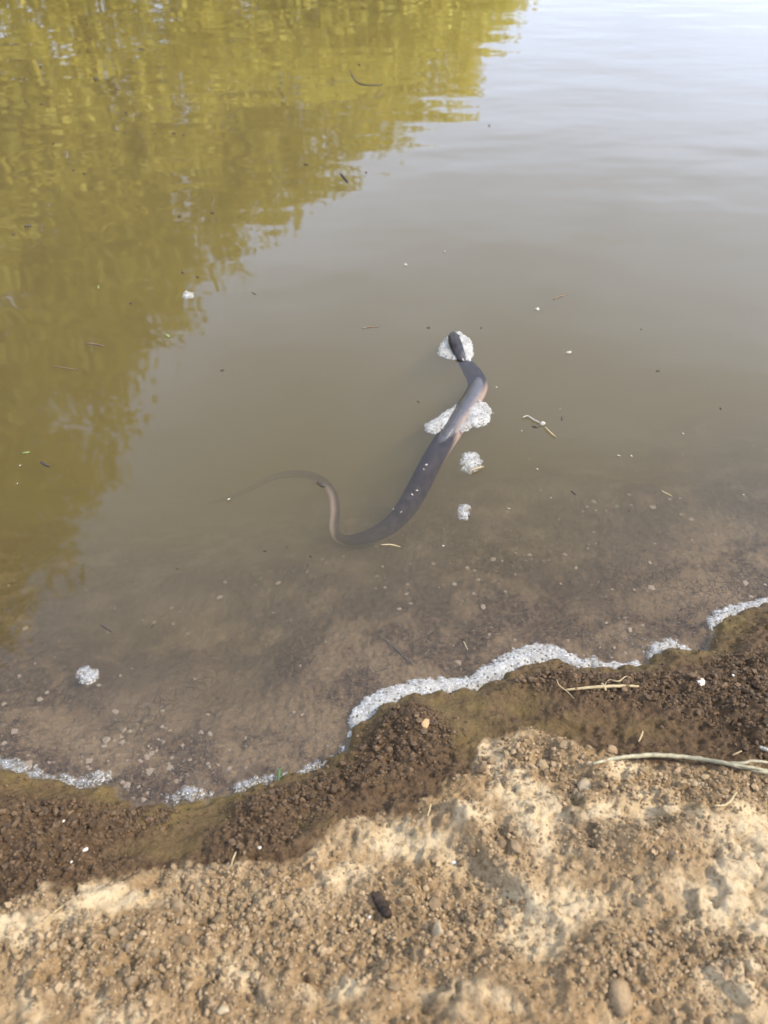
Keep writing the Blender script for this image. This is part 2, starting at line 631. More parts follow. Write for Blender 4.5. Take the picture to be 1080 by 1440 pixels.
RIDGES = [([tuple(at(px, py, .05)[:2]) for px, py in pl], h, w) for pl, h, w in RIDGES]


def shore_sd(x, y):
    """distance inland from the near waterline (negative out on the pond)"""
    d = poly_dist(x, y, SHORE)
    return np.where(y < np.interp(x, SX, SY), d, -d)


def height(x, y, fine=True):
    x = np.asarray(x, float)
    y = np.asarray(y, float)
    s = shore_sd(x, y)
    s = s + 0.006 * fbm(x, y, 45, 2, 3) * np.exp(-(s / .08) ** 2)
    land = np.interp(s, [0, .006, .03, .09, .16, .30, .60, 1.5, 5, 60], [0, .008, .018, .036, .052, .070, .085, .16, .4, 1.0])
    water = -np.interp(-s, [0, .008, .05, .10, .15, .20, .25, .30, .35, .40, .46, .53, .60, .75, .9, 2, 5, 60], [0, .005, .010, .018, .028, .039, .051, .065, .081, .100, .127, .162, .20, .29, .38, .8, 1.1, 1.4])
    water = water + .018 * fbm(x, y, 4.5, 2, 141) * sstep(-.08, -.3, s)
    h = np.where(s > 0, land, water)
    lm = sstep(.0, .03, s)
    amp = sstep(.02, .12, s)
    h = h + lm * .0075 * fbm(x, y, 14, 3, 21) + amp * .010 * fbm(x, y, 6.5, 3, 31)
    # the far bank on the left, where the trees stand
    r = np.hypot(x, y)
    az = np.degrees(np.arctan2(x, y))
    rb = 5.9 + 26 * sstep(14, 46, az) + .25 * np.sin(az * .25) + .12 * np.sin(az * .9)
    fb = -1.1 + 1.16 * sstep(rb - 1.3, rb + .2, r) + .03 * np.clip(r - rb - 1.5, 0, 30)
    h = np.where((s < -1.5), np.maximum(h, fb), h)
    if fine:
        heap = field(x, y, WETHEAPS)
        dheap = field(x, y, DRYHEAPS)
        smooth = field(x, y, SMOOTHS)
        pale = field(x, y, PALES)
        w1, w2 = worley(x + .004 * noise(x * 90, y * 90, 5), y + .004 * noise(x * 90, y * 90, 6), 105, 40)
        lump = np.clip(1 - w1 * 1.25, 0, 1)
        v1, v2 = worley(x, y, 210, 50)
        lump2 = np.clip(1 - v1 * 1.25, 0, 1)
        near = (r < 2.5)
        k = lm * near * (1 - .75 * smooth)
        h = h + k * (.0065 * lump * (.35 + .65 * np.maximum(heap, dheap * .8)) * (1 - .6 * pale) + .0034 * lump2 * (1 - .5 * pale) + .003 * np.abs(fbm(x, y, 75, 4, 63, .6)) * (1 - .7 * pale))
        h = h + lm * near * heap * .006 + amp * near * dheap * .003
        # crusty dry plates: terraces with broken edges
        t = fbm(x, y, 22, 4, 61)
        h = h + amp * near * (.009 * pale * sstep(-.05, .10, t) + .0035 * sstep(.05, .16, fbm(x, y, 30, 4, 64)) + .0022 * fbm(x, y, 110, 4, 71, .6) * (1 - .5 * pale))
        for pl, hh, ww in RIDGES:
            d = poly_dist(x, y, pl) + .004 * noise(x * 60, y * 60, 77)
            h = h + near * lm * 1.4 * hh * np.exp(-(d / ww) ** 2)
        b = (1 - lm) * near
        p1, p2 = worley(x + .02 * noise(x * 12, y * 12, 8), y + .02 * noise(x * 12, y * 12, 9), 38, 90)
        h = h + b * (.0022 * fbm(x, y, 85, 4, 81, .65) + .006 * fbm(x, y, 9, 3, 85) * sstep(0, -.1, s) )
        h = h - b * .0010 * sstep(.09, .0, p2 - p1) * sstep(.0, .3, fbm(x, y, 5, 2, 95))
    return h


def axis(segs):
    out = [segs[0][0]]
    for a, b, st in segs:
        n = max(1, int(round((b - a) / st)))
        out += list(np.linspace(a, b, n + 1)[1:])
    return np.array(out)


gx = axis([(-120, -20, 20), (-20, -6, 1.2), (-6, -1.5, .22), (-1.5, -.6, .02), (-.6, .6, .0020), (.6, 1.5, .02), (1.5, 6, .22), (6, 20, 1.2), (20, 120, 20)])
gy = axis([(-80, -8, 12), (-8, -1, .7), (-1, .0, .06), (.0, .10, .012), (.10, .62, .0019), (.62, 1.0, .0036), (1.0, 1.6, .012), (1.6, 3, .05), (3, 10, .16), (10, 24, .9), (24, 160, 14)])
GX, GY = np.meshgrid(gx, gy)
GZ = height(GX, GY)
nx, ny = len(gx), len(gy)
idx = np.arange(nx * ny).reshape(ny, nx)
gf = np.stack([idx[:-1, :-1], idx[:-1, 1:], idx[1:, 1:], idx[1:, :-1]], -1).reshape(-1, 4)
ground = mesh_obj('ground', np.stack([GX.ravel(), GY.ravel(), GZ.ravel()], 1), gf, M_GROUND)
ground['kind'] = 'structure'


def wetness(x, y):
    yy = np.interp(x, WX, WY)
    s = y - yy + .010 * fbm(x, y, 26, 4, 12) + .004 * fbm(x, y, 120, 2, 15)
    return sstep(-.014, .010, s)


TANS = [ell(*e, z=-.03) for e in [(290, 985, 130, 60), (430, 1015, 60, 40), (250, 842, 50, 22), (960, 850, 90, 30), (845, 915, 45, 14), (900, 770, 110, 30),
                                (560, 950, 60, 25), (150, 1040, 80, 30), (1000, 740, 70, 25), (760, 650, 60, 20), (360, 1075, 60, 20)]]
wx, wy = GX + .03 * fbm(GX, GY, 11, 3, 201), GY + .03 * fbm(GX, GY, 11, 3, 207)
sdf = shore_sd(GX, GY)
wet = wetness(GX, GY)
algae = np.clip(sstep(.05, .004, sdf) * .9 + field(GX, GY, SMOOTHS) * np.where(GX > .17, .45, .9) - field(GX, GY, WETHEAPS) * .5, 0, 1)
attr(ground, 'wet', wet.ravel())
attr(ground, 'algae', algae.ravel())
attr(ground, 'pale', np.clip(.12 + .95 * field(wx, wy, PALES) * (.55 + .9 * sstep(-.25, .35, fbm(GX, GY, 19, 3, 68))) + .6 * fbm(GX, GY, 13, 3, 66) - .35 * field(GX, GY, DRYHEAPS), 0, 1).ravel())
attr(ground, 'tan', np.clip(field(wx, wy, TANS) * 1.1, 0, 1).ravel())
attr(ground, 'silt', sstep(-.04, -.17, sdf).ravel())
attr(ground, 'bed', (sstep(-.001, -.006, GZ) * (np.hypot(GX, GY) < 5)).ravel())

# ------------------------------------------------------------------ pond water (surface + cloudy body of water)
wv = [(-60, -.6, 0), (60, -.6, 0), (60, 100, 0), (-60, 100, 0), (-60, -.6, -1.6), (60, -.6, -1.6), (60, 100, -1.6), (-60, 100, -1.6)]
wf = [(0, 1, 2, 3), (7, 6, 5, 4), (0, 4, 5, 1), (1, 5, 6, 2), (2, 6, 7, 3), (3, 7, 4, 0)]
water = mesh_obj('pond_water', wv, wf, M_WATER, smooth=False)
water['kind'] = 'structure'

# ------------------------------------------------------------------ clods and pebbles
IV1, IF1 = ico(1)
IV2, IF2 = ico(2)


def lumpy(v, seed, amp=.28, flat=.8):
    """a rough lump: a ball with flat breaks knocked off it"""
    r = np.random.default_rng(seed)
    out = v * (1 + r.uniform(-.10, .10, len(v)))[:, None]
    for _ in range(9):
        d = r.normal(size=3)
        d /= np.linalg.norm(d)
        c = out @ d
        out = out - np.clip(c - r.uniform(1 - 1.6 * amp, 1 - .5 * amp), 0, 9)[:, None] * d
    return out * np.array([r.uniform(.75, 1.25), r.uniform(.75, 1.25), flat * r.uniform(.8, 1.15)])


def piece_meshes(name, n, mat, seed, v, f, amp=.28, flat=.8, smooth=True):
    out = []
    for k in range(n):
        me = bpy.data.meshes.new(name)
        me.from_pydata([tuple(p) for p in lumpy(v, seed + k, amp, flat)], [], f.tolist())
        me.polygons.foreach_set('use_smooth', [smooth] * len(me.polygons))
        me.materials.append(mat)
        out.append(me)
    return out


def in_view(x, y, z, m=25):
    d = np.array([x, y, z]) - np.array([0, 0, CAM_H])
    f = d[1] * math.cos(P) - d[2] * math.sin(P)
    u = d[1] * math.sin(P) + d[2] * math.cos(P)
    if f <= 0:
        return False
    px, py = 540 + FPX * d[0] / f, 720 - FPX * u / f
    return -m < px < 1080 + m and -m < py < 1440 + m


def scatter_land(n, seed):
    """candidate places on the bank, denser on the heaps"""
    r = np.random.default_rng(seed)
    x = r.uniform(-.52, .58, n)
    y = r.uniform(.12, .78, n)
    s = shore_sd(x, y)
    w = wetness(x, y)
    heap = np.maximum(field(x, y, WETHEAPS), field(x, y, DRYHEAPS))
    dens = np.where(w > .5, .05 + .7 * field(x, y, WETHEAPS) ** 1.7 - .05 * field(x, y, SMOOTHS), .16 + .7 * field(x, y, DRYHEAPS) - .22 * field(x, y, PALES))
    ok = (s > .004) & (r.uniform(0, 1, n) < dens)
    return x[ok], y[ok], w[ok], heap[ok], r


# the largest clods, each one an object of the ground
clod_dry = piece_meshes('clod', 7, M_CLODDRY, 100, IV1, IF1, .34, .8, False)
clod_wet = piece_meshes('clod', 7, M_CLODWET, 200, IV1, IF1, .34, .8, False)
x, y, w, heap, r = scatter_land(1500, 501)
z = height(x, y)
cnt = 0
for k in range(len(x)):
    if cnt >= 280 or not in_view(x[k], y[k], z[k]):
        continue
    rad = r.uniform(.0032, .0052) if r.uniform() < .8 else r.uniform(.0052, .0085)
    if w[k] > .5:
        rad *= .82
    o = bpy.data.objects.new('clod', (clod_wet if w[k] > .5 else clod_dry)[k % 7])
    COL.objects.link(o)
    o.parent = ground
    o.location = (x[k], y[k], z[k] + rad * .35)
    o.rotation_euler = (r.uniform(-.5, .5), r.uniform(-.5, .5), r.uniform(0, 6.28))
    o.scale = (rad,) * 3
    cnt += 1


def joined(name, xs, ys, zs, rads, variants, f, mat, parent, seed, wet_v=None, sink=.3, smooth=False):
    r = np.random.default_rng(seed)
    V, F, T, W = [], [], [], []
    off = 0
    nv = len(variants[0])
    for k in range(len(xs)):
        v = variants[k % len(variants)]
        a = r.uniform(0, 6.283)
        b = r.uniform(-.6, .6)
        ca, sa, cb, sb = math.cos(a), math.sin(a), math.cos(b), math.sin(b)
        p = v * rads[k]
        p = np.stack([p[:, 0], cb * p[:, 1] - sb * p[:, 2], sb * p[:, 1] + cb * p[:, 2]], 1)
        p = np.stack([ca * p[:, 0] - sa * p[:, 1], sa * p[:, 0] + ca * p[:, 1], p[:, 2]], 1)
        V.append(p + np.array([xs[k], ys[k], zs[k] + rads[k] * sink]))
        F.append(f + off)
        off += nv
        T.append(np.full(nv, r.uniform()))
        W.append(np.full(nv, 0 if wet_v is None else wet_v[k]))
    o = mesh_obj(name, np.concatenate(V), np.concatenate(F), mat, parent, smooth)
    attr(o, 'tone', np.concatenate(T))
    attr(o, 'wet', np.concatenate(W))
    o['kind'] = 'stuff'
    return o


PHI = (1 + 5 ** .5) / 2
ICO0 = np.array([(-1, PHI, 0), (1, PHI, 0), (-1, -PHI, 0), (1, -PHI, 0), (0, -1, PHI), (0, 1, PHI), (0, -1, -PHI), (0, 1, -PHI),
                 (PHI, 0, -1), (PHI, 0, 1), (-PHI, 0, -1), (-PHI, 0, 1)]) / math.hypot(1, PHI)
ICF0 = np.array([(0, 11, 5), (0, 5, 1), (0, 1, 7), (0, 7, 10), (0, 10, 11), (1, 5, 9), (5, 11, 4), (11, 10, 2), (10, 7, 6), (7, 1, 8),
                 (3, 9, 4), (3, 4, 2), (3, 2, 6), (3, 6, 8), (3, 8, 9), (4, 9, 5), (2, 4, 11), (6, 2, 10), (8, 6, 7), (9, 8, 1)])
x, y, w, heap, r = scatter_land(30000, 77)
z = height(x, y)
rad = np.clip(r.lognormal(math.log(.0021), .38, len(x)), .0012, .0044) * (.75 + .4 * heap)
joined('soil_crumbs', x, y, z, rad, [lumpy(IV1, 300 + k, .34, .85) for k in range(9)], IF1, M_CLODMIX, ground, 5, w)
x, y, w, heap, r = scatter_land(110000, 78)
z = height(x, y)
rad = np.clip(r.lognormal(math.log(.0011), .35, len(x)), .0006, .0022)
joined('soil_grains', x, y, z, rad, [lumpy(ICO0, 350 + k, .3, .85) for k in range(9)], ICF0, M_CLODMIX, ground, 7, w)

# pale pebbles and flakes on the drowned bed
r = np.random.default_rng(900)
bedpeb = piece_meshes('pebble', 6, M_PEBBLE, 400, IV1, IF1, .45, .3, False)
n = 34000
x, y = r.uniform(-.75, .85, n), r.uniform(.3, 1.2, n)
s = shore_sd(x, y)
clus = sstep(-.1, .5, fbm(x, y, 6, 3, 44))
ok = (s < -.006) & (s > -.34) & (r.uniform(0, 1, n) < (.10 + .7 * clus ** 2) * np.exp(s / .16))
x, y, s = x[ok], y[ok], s[ok]
z = height(x, y)
rad = np.clip(r.lognormal(math.log(.0014), .60, len(x)), .0006, .0060)
big = np.argsort(-rad)[:260]
for k in big:
    if not in_view(x[k], y[k], z[k]):
        continue
    o = bpy.data.objects.new('pebble', bedpeb[k % 6])
    COL.objects.link(o)
    o.parent = ground
    o.location = (x[k], y[k], z[k] + rad[k] * .1)
    o.rotation_euler = (0, 0, r.uniform(0, 6.28))
    o.scale = (rad[k],) * 3
rest = np.setdiff1d(np.arange(len(x)), big)
M_GRIT = clod_mat('bed_grit', (0.03, 0.021, 0.014), (0.19, 0.15, 0.108), .8)
gr = joined('bed_grit', x[rest], y[rest], z[rest], rad[rest], [lumpy(IV1, 600 + k, .3, .5) for k in range(6)], IF1, M_GRIT, ground, 6, sink=.1)

# single stones that stand out on the dry bank
def stone(px, py, rpx, mat, label, seed, flat=.7, amp=.35, cat='stone', group=None, name='stone', z0=.06):
    p = at(px, py, z0)
    for _ in range(4):
        p = at(px, py, float(height(p[0:1], p[1:2])[0]))
    rr = rpx * mpp(px, py, p[2])
    o = mesh_obj(name, lumpy(IV2, seed, amp, flat) * rr, IF2, mat)
    o.location = (p[0], p[1], p[2] + rr * .12)
    o.rotation_euler = (.15, .1, seed * 1.7)
    return tag(o, label, cat, group)


stone(617, 1310, 13, M_CHALK, 'angular cream stone beside a small orange pebble on dry soil', 11, .9)
stone(640, 1309, 9, M_OCHRE, 'small orange-brown pebble right beside the angular cream stone', 12, 1.0)
stone(826, 1104, 15, M_CHALK, 'flat pale chalky stone lying below the long dry stalk', 13, .42, .5)
stone(984, 1103, 5, M_WHITE, 'tiny white stone among round clods below the long dry stalk', 14)
stone(638, 1213, 5, M_WHITE, 'tiny white stone on dry soil uphill of the dark stub', 15)
stone(549, 1312, 4, M_WHITE, 'tiny white stone lying just below the dark stub', 16)
stone(915, 1310, 4, M_WHITE, 'tiny white chip on the pale crust patch', 17)
stone(615, 1355, 5, M_WHITE, 'tiny white stone lower down from the angular cream stone', 18)
stone(985, 961, 8, M_WHITE, 'flat white shell-like chip on dark wet crumbs', 19, .35)
stone(1030, 949, 4, M_WHITE, 'tiny white chip near the algae-covered bank corner', 20)
stone(598, 1016, 10, M_OCHRE, 'olive-yellow stone in the dark wet heap by the foam', 21, .8)
stone(870, 1400, 26, M_CLODDRY, 'largest rounded dry clod, half bedded in the dry soil', 22, .8)
stone(860, 1056, 9, M_CLODDRY, 'rounded brown clod above the long dry stalk tip', 23, .9)
stone(365, 1190, 5, M_WHITE, 'tiny pale stone at the lower edge of the wet heap', 24)
stone(315, 1420, 9, M_CHALK, 'small pale stone near the bottom of the dry slope', 25, .8)
for k, (px, py, q) in enumerate([(120, 1195, 4), (100, 1212, 3), (520, 1290, 3), (90, 1155, 3)]):
    stone(px, py, q, M_WHITE, 'tiny white grain lying in the crumbly soil', 30 + k, .8, group='white grains in the soil')

# ------------------------------------------------------------------ the snake
# photo x, photo y, height (in body radii if |z|>=.3 means r-units flag), visible width in px, turn of the pale flank, which also paints in its sunlit tan
SN = [(637, 467.5, .010, 5, 0), (637.5, 471, .010, 12, 0), (639, 478, .009, 17, 0), (641.5, 486, .008, 18.5, 0), (645, 495, .005, 16.5, 0),
      (648, 502, .000, 16, 0), (653, 510, -.009, 19, 0), (661, 520, -.0175, 23, 0), (669, 532, -.0195, 26, 0), (671.5, 545, -.0150, 28, .6),
      (663.5, 562, -.0100, 29, .75), (650.5, 582, -.0085, 30, .78), (637, 604, -.0100, 30.5, .85), (622, 626, -.0150, 31, .35), (604, 655, -.0195, 31, .1),
      (586, 690, -.0215, 31, 0), (569, 718, -.025, 29.5, 0), (548, 740, -.030, 26.5, 0), (522, 754, -.037, 22.5, 0), (496, 760, -.049, 18, 0),
      (478, 757, -.062, 15, .5), (470, 744, -.060, 14, 1.2), (471, 718, -.056, 14, 1.4), (467, 694, -.063, 13, 1.2), (452, 676, -.085, 13, .4),
      (424, 667, -.112, 12.5, 0), (388, 671, -.140, 11, 0), (355, 686, -.158, 8.5, 0), (325, 700, -.168, 5.5, 0), (295, 708, -.175, 2, 0)]
cps = []
for px, py, zz, wpx, roll in SN:
    p = at(px, py, zz)
    zz = max(zz, float(height(p[0:1], p[1:2])[0]) + wpx * .5 * mpp(px, py))   # never sunk into the bed
    p = at(px, py, zz)
    cps.append((*p, wpx * .5 * mpp(px, py, zz), roll))
NR, NS = 28, 320
sp, sl = spline(cps, NS)
head_len = .058
V, SK = [], []
for i in range(NS):
    c = sp[i, :3]
    t = sp[min(i + 1, NS - 1), :3] - sp[max(i - 1, 0), :3]
    t /= np.linalg.norm(t)
    side = np.cross(t, (0, 0, 1.0))
    side /= np.linalg.norm(side)
    up = np.cross(side, t)
    rr = sp[i, 3]
    hs = sl[i]
    hd = 1 - sstep(.03, .075, hs)                     # head influence
    for k in range(NR):
        a = 2 * math.pi * k / NR                      # 0 = snake's side, pi/2 = top
        ca, sa = math.cos(a), math.sin(a)
        hx, hz = rr * ca, rr * sa * (.92 if sa > 0 else .80)
        if hd > 0:                                    # flat crown, angled jaw, lip line
            zt = hz * .72
            if sa > .55:
                zt = rr * (.52 + .12 * (1 - abs(ca)))
            lip = math.exp(-((sa + .12) / .16) ** 2)
            xt = hx * (1.0 + .07 * lip - .10 * max(0, sa) ** 2)
            hx, hz = hx * (1 - hd) + xt * hd, hz * (1 - hd) + zt * hd
        V.append(c + side * hx + up * hz)
        ang = a + sp[i, 4]
        e = math.sin(ang)                             # pale where sin is low: flank colour plus painted sunlight
        wd = min(1.0, sp[i, 4])
        pale = 1 - float(sstep(-.75 + .30 * wd, -.05 + .75 * wd, np.float64(e)))
        if hd > .5:
            pale = (1 - float(sstep(-.25, .12, np.float64(sa)))) * .9
        SK.append((hs, (a - math.pi / 2 + math.pi) % (2 * math.pi) - math.pi, pale))
F = []
for i in range(NS - 1):
    for k in range(NR):
        F.append((i * NR + k, i * NR + (k + 1) % NR, (i + 1) * NR + (k + 1) % NR, (i + 1) * NR + k))
F.append(tuple(range(NR))[::-1])
F.append(tuple(range((NS - 1) * NR, NS * NR)))
snake = empty('snake', (float(sp[40, 0]), float(sp[40, 1]), 0))
base = np.array(snake.location)
body = mesh_obj('body', np.array(V) - base, F, M_SNAKE, snake)
attr(body, 'skin', SK, 'FLOAT_VECTOR')
tag(snake, 'dark grey-brown snake swimming with raised head and tail fading into murky water', 'snake')
# eyes
ie = int(np.argmin(abs(sl - .016)))
t = sp[ie + 1, :3] - sp[ie - 1, :3]
t /= np.linalg.norm(t)
side = np.cross(t, (0, 0, 1.0))
side /= np.linalg.norm(side)
for sgn in (-1, 1):
    q = sp[ie, :3] + side * sgn * sp[ie, 3] * .93 + np.array([0, 0, sp[ie, 3] * .34]) - base
    mesh_obj('eye', IV2 * .0022 + q, IF2, M_EYE, snake)

# ------------------------------------------------------------------ foam
def foam(poly_px, label, hmax=.003, seed=0, nbub=30, thin=.25, rough=.0022, group=None, step=.0014, bub=(.0009, .0032), z0=.0):
    """an irregular raft of bubbles floating on the water"""
    pts = [tuple(at(px, py)[:2]) for px, py in poly_px]
    xs, ys = np.array([p[0] for p in pts]), np.array([p[1] for p in pts])
    cx, cy = float(xs.mean()), float(ys.mean())
    X, Y = np.meshgrid(np.arange(xs.min() - .006, xs.max() + .006, step), np.arange(ys.min() - .006, ys.max() + .006, step))
    d = poly_dist(X, Y, pts + [pts[0]])
    d = np.where(inside(X, Y, pts), d, -d)
    d = d + rough * fbm(X, Y, 130, 3, seed + 5) + rough * .9 * fbm(X, Y, 45, 2, seed + 9)
    keep = d > 0
    w1, w2 = worley(X, Y, 330, seed + 2)
    Z = z0 + np.clip(hmax * (1 - np.exp(-np.clip(d, 0, 1) / (hmax * 1.3))) * (1 + .25 * fbm(X, Y, 70, 3, seed + 7)) + .0004 * (1 - w1), .0003, .02)
    Z = np.where(keep, Z, -.0012)
    ny_, nx_ = X.shape
    id_ = np.arange(nx_ * ny_).reshape(ny_, nx_)
    q = np.stack([id_[:-1, :-1], id_[:-1, 1:], id_[1:, 1:], id_[1:, :-1]], -1).reshape(-1, 4)
    kk = keep.ravel()
    q = q[kk[q].any(1)]
    used = np.unique(q)
    mp_ = np.full(nx_ * ny_, -1)
    mp_[used] = np.arange(len(used))
    root = empty('foam_patch', (cx, cy, 0))
    v = np.stack([X.ravel() - cx, Y.ravel() - cy, Z.ravel()], 1)[used]
    o = mesh_obj('froth', v, mp_[q], M_FOAM, root)
    attr(o, 'thin', np.clip(thin * (1.6 - d.ravel()[used] / .012) + .30, 0, .92))
    # the larger single bubbles
    r = np.random.default_rng(seed + 99)
    nbub = int(nbub * .45)
    cand = np.argwhere(d > .0008)
    if nbub and len(cand):
        sel = cand[r.integers(0, len(cand), nbub)]
        bx, by, bz = [], [], []
        for i, j in sel:
            bx.append(X[i, j] - cx)
            by.append(Y[i, j] - cy)
            bz.append(Z[i, j])
        V, Fc = [], []
        for k in range(nbub):
            rr = r.uniform(*bub) if r.uniform() < .85 else bub[1] * r.uniform(1, 1.5)
            V.append(IV2 * rr * np.array([1, 1, .75]) + np.array([bx[k], by[k], bz[k]]))
            Fc.append(IF2 + k * len(IV2))
        b = mesh_obj('bubbles', np.concatenate(V), np.concatenate(Fc), M_BUBBLE, root)
        b['kind'] = 'stuff'
    tag(root, label, 'foam', group)
    return root


def strip(cl):
    """polygon in pixels from (x, y, half width) along a line"""
    a, b = [], []
    n = len(cl)
    for i, (px, py, hw) in enumerate(cl):
        tx = cl[min(i + 1, n - 1)][0] - cl[max(i - 1, 0)][0]
        ty = cl[min(i + 1, n - 1)][1] - cl[max(i - 1, 0)][1]
        L = math.hypot(tx, ty)
        a.append((px - ty / L * hw, py + tx / L * hw))
        b.append((px + ty / L * hw, py - tx / L * hw))
    return a + b[::-1]


foam([(617, 491), (621, 480), (632, 471), (646, 466), (658, 474), (664, 484), (666, 497), (661, 507), (648, 506), (630, 503), (618, 499)],
     'bright white froth ringing the head of the snake', .005, 1, 30, .05)
foam([(596, 603), (600, 595), (620, 584), (640, 570), (652, 560), (654, 572), (640, 590), (622, 604), (611, 609), (602, 608)],
     'long tongue of foam on the tail-ward flank of the snake, opposite the round foam disc', .004, 2, 35, .1)
foam([(655, 590), (658, 572), (672, 563), (684, 566), (691, 578), (688, 592), (676, 599), (664, 600), (658, 605), (650, 607), (644, 602), (648, 596)],
     'round disc of foam against the bare flank of the snake', .004, 3, 60, .15)
foam([(648, 640), (655, 635), (668, 636), (678, 648), (676, 658), (660, 665), (651, 660), (647, 650)], 'ragged foam clump with a straw stuck to its edge', .003, 4, 45, .35, .004)
foam([(643, 716), (648, 709), (656, 709), (661, 714), (656, 718), (661, 724), (656, 730), (646, 729), (643, 722)], 'small kidney-shaped foam scrap beside the submerged snake', .0025, 5, 20, .3, .002)
foam([(108, 948), (112, 940), (124, 938), (138, 940), (141, 947), (136, 956), (124, 962), (113, 958)], 'lone oval foam patch over the brown shallows', .0022, 6, 60, .3, .0015)
foam([(256, 412), (262, 409), (271, 412), (270, 418), (260, 419)], 'tiny white foam fleck on the tree reflection', .003, 7, 6, .2)
foam(strip([(497, 1036, 7), (505, 1016, 15), (525, 994, 17), (552, 980, 16), (590, 969, 13), (630, 966, 11), (664, 961, 10), (690, 948, 13), (716, 934, 16),
            (742, 922, 15), (768, 919, 14), (792, 926, 12), (812, 934, 8), (845, 935, 6), (880, 938, 5), (905, 936, 4)]),
     'long white bubbly foam line along the waterline past the dark heap', .0042, 8, 520, .12, .003)
foam(strip([(912, 922, 4), (926, 913, 10), (944, 908, 9), (962, 914, 7), (976, 918, 3)]), 'small foam mound on dark crumbs between two longer foam lines', .004, 9, 60, .3, .004)
foam(strip([(996, 876, 6), (1012, 868, 10), (1036, 861, 9), (1064, 851, 8), (1110, 840, 8)]), 'foam line hugging the algae-covered corner of the bank', .0042, 10, 120, .2, .003)
foam(strip([(-30, 1072, 10), (6, 1076, 11), (40, 1088, 9), (75, 1099, 8), (105, 1100, 6), (135, 1098, 8), (150, 1094, 7), (152, 1106, 4)]),
     'patchy dirty foam along the waterline beside the wet crumb bank', .003, 11, 130, .75, .005)
foam(strip([(330, 1110, 5), (350, 1102, 6), (385, 1094, 4), (430, 1083, 4), (462, 1070, 4), (486, 1052, 3)]), 'thin foam thread at the waterline by the green grass blade', .003, 12, 60, .55, .0035)
foam(strip([(236, 1122, 5), (262, 1116, 7), (284, 1114, 6), (296, 1118, 3)]), 'faint broken foam scrap at the algae-lined notch of the shore', .003, 13, 25, .9, .005)

# ------------------------------------------------------------------ floating and lying bits
def stick(name, pts_px, wpx, mat, label, cat, group=None, zlift=.0, water_=True, taper=.6, parent=None, n=14, arch=0.0):
    pp = []
    for px, py in pts_px:
        p = at(px, py, 0)
        if not water_:
            for _ in range(4):
                p = at(px, py, float(height(p[0:1], p[1:2])[0]) + zlift)
        else:
            p = at(px, py, zlift)
        pp.append(p)
    if len(pp) == 2:
        pp.insert(1, (pp[0] + pp[1]) / 2)
    mid = pp[len(pp) // 2]
    rr = wpx * .5 * mpp(*pts_px[len(pts_px) // 2])
    path, _ = spline(pp, n)
    path[:, 2] += arch * np.sin(np.linspace(0, math.pi, n))
    rad = [rr * (1 - (1 - taper) * abs(2 * i / (n - 1) - 1) ** 2) for i in range(n)]
    jr = np.random.default_rng(int(pts_px[0][0] * 7 + pts_px[0][1]))
    rad = [q * jr.uniform(.9, 1.1) for q in rad]
    path[1:-1] += jr.normal(size=(n - 2, 3)) * rr * .07
    v, f = tube(path, rad, 7)
    if parent is None:
        b0 = np.array([mid[0], mid[1], mid[2]])
        o = mesh_obj(name, np.array(v) - b0, f, mat)
        o.location = b0
        tag(o, label, cat, group)
    else:
        o = mesh_obj(name, np.array(v) - np.array(parent.location), f, mat, parent)
    return o


# on the water
stick('twig', [(57, 650), (69, 656)], 4.5, M_DARKTWIG, 'short black twig floating beside a green leaf bit', 'twig')
stick('twig', [(142, 879), (157, 889)], 3, M_DARKTWIG, 'thin dark twig floating past the lone oval foam patch', 'twig')
stick('twig', [(479, 244), (489, 256)], 4.5, M_DARKTWIG, 'stubby dark twig floating at the edge of the tree reflection', 'twig')
stick('twig', [(120, 483), (134, 484), (146, 487)], 2.6, M_BROWNTWIG, 'slim brown twig floating level in the tree reflection', 'twig')
stick('twig', [(75, 515), (95, 518), (112, 521)], 1.8, M_BROWNTWIG, 'very thin faint twig floating in the tree reflection', 'twig')
stick('twig', [(778, 421), (787, 417), (796, 414)], 3, M_BROWNTWIG, 'thin brown twig floating close to a white petal-like fleck on open water', 'twig')
stick('twig', [(509, 462), (520, 460), (533, 460)], 2.2, M_BROWNTWIG, 'faint tan twig floating on open water short of the snake head', 'twig')
stick('twig', [(492, 98), (496, 108), (504, 117), (520, 120), (538, 119)], 2.2, M_DARKTWIG, 'curved hair-thin twig with two dark buds in the tree reflection', 'twig')
stick('straw_stem', [(536, 766), (550, 766), (563, 769)], 2.2, M_STRAW, 'short pale straw floating by the broad submerged bend of the snake', 'straw')
stick('straw_stem', [(661, 662), (670, 659), (680, 656)], 2.0, M_STRAW, 'pale straw caught on the ragged foam clump', 'straw', zlift=.004)
stick('twig', [(791, 585), (790, 591)], 3, M_DARKTWIG, 'tiny dark sliver floating beside the pale stalked seed', 'twig')
stick('twig', [(803, 690), (810, 696)], 2.5, M_DARKTWIG, 'tiny dark sliver floating over the brown bed', 'twig')
stick('twig', [(196, 68), (204, 70)], 2.6, M_BROWNTWIG, 'tiny brown sliver in the bright top of the tree reflection', 'twig')
stick('twig', [(354, 411), (360, 414)], 2.4, M_BROWNTWIG, 'tiny brown sliver just off the tree reflection edge', 'twig')


def fleck(px, py, wpx, mat, label, cat, seed, group=None, name='plant_fleck', flat=.35, long=1.3):
    p = at(px, py)
    rr = wpx * .5 * mpp(px, py)
    v = lumpy(IV1, 700 + seed, .5, flat) * np.array([long, 1 / long, 1]) * rr
    o = mesh_obj(name, v, IF1, mat)
    o.location = (p[0], p[1], rr * flat * .4)
    o.rotation_euler = (0, 0, seed * 2.4)
    return tag(o, label, cat, group)


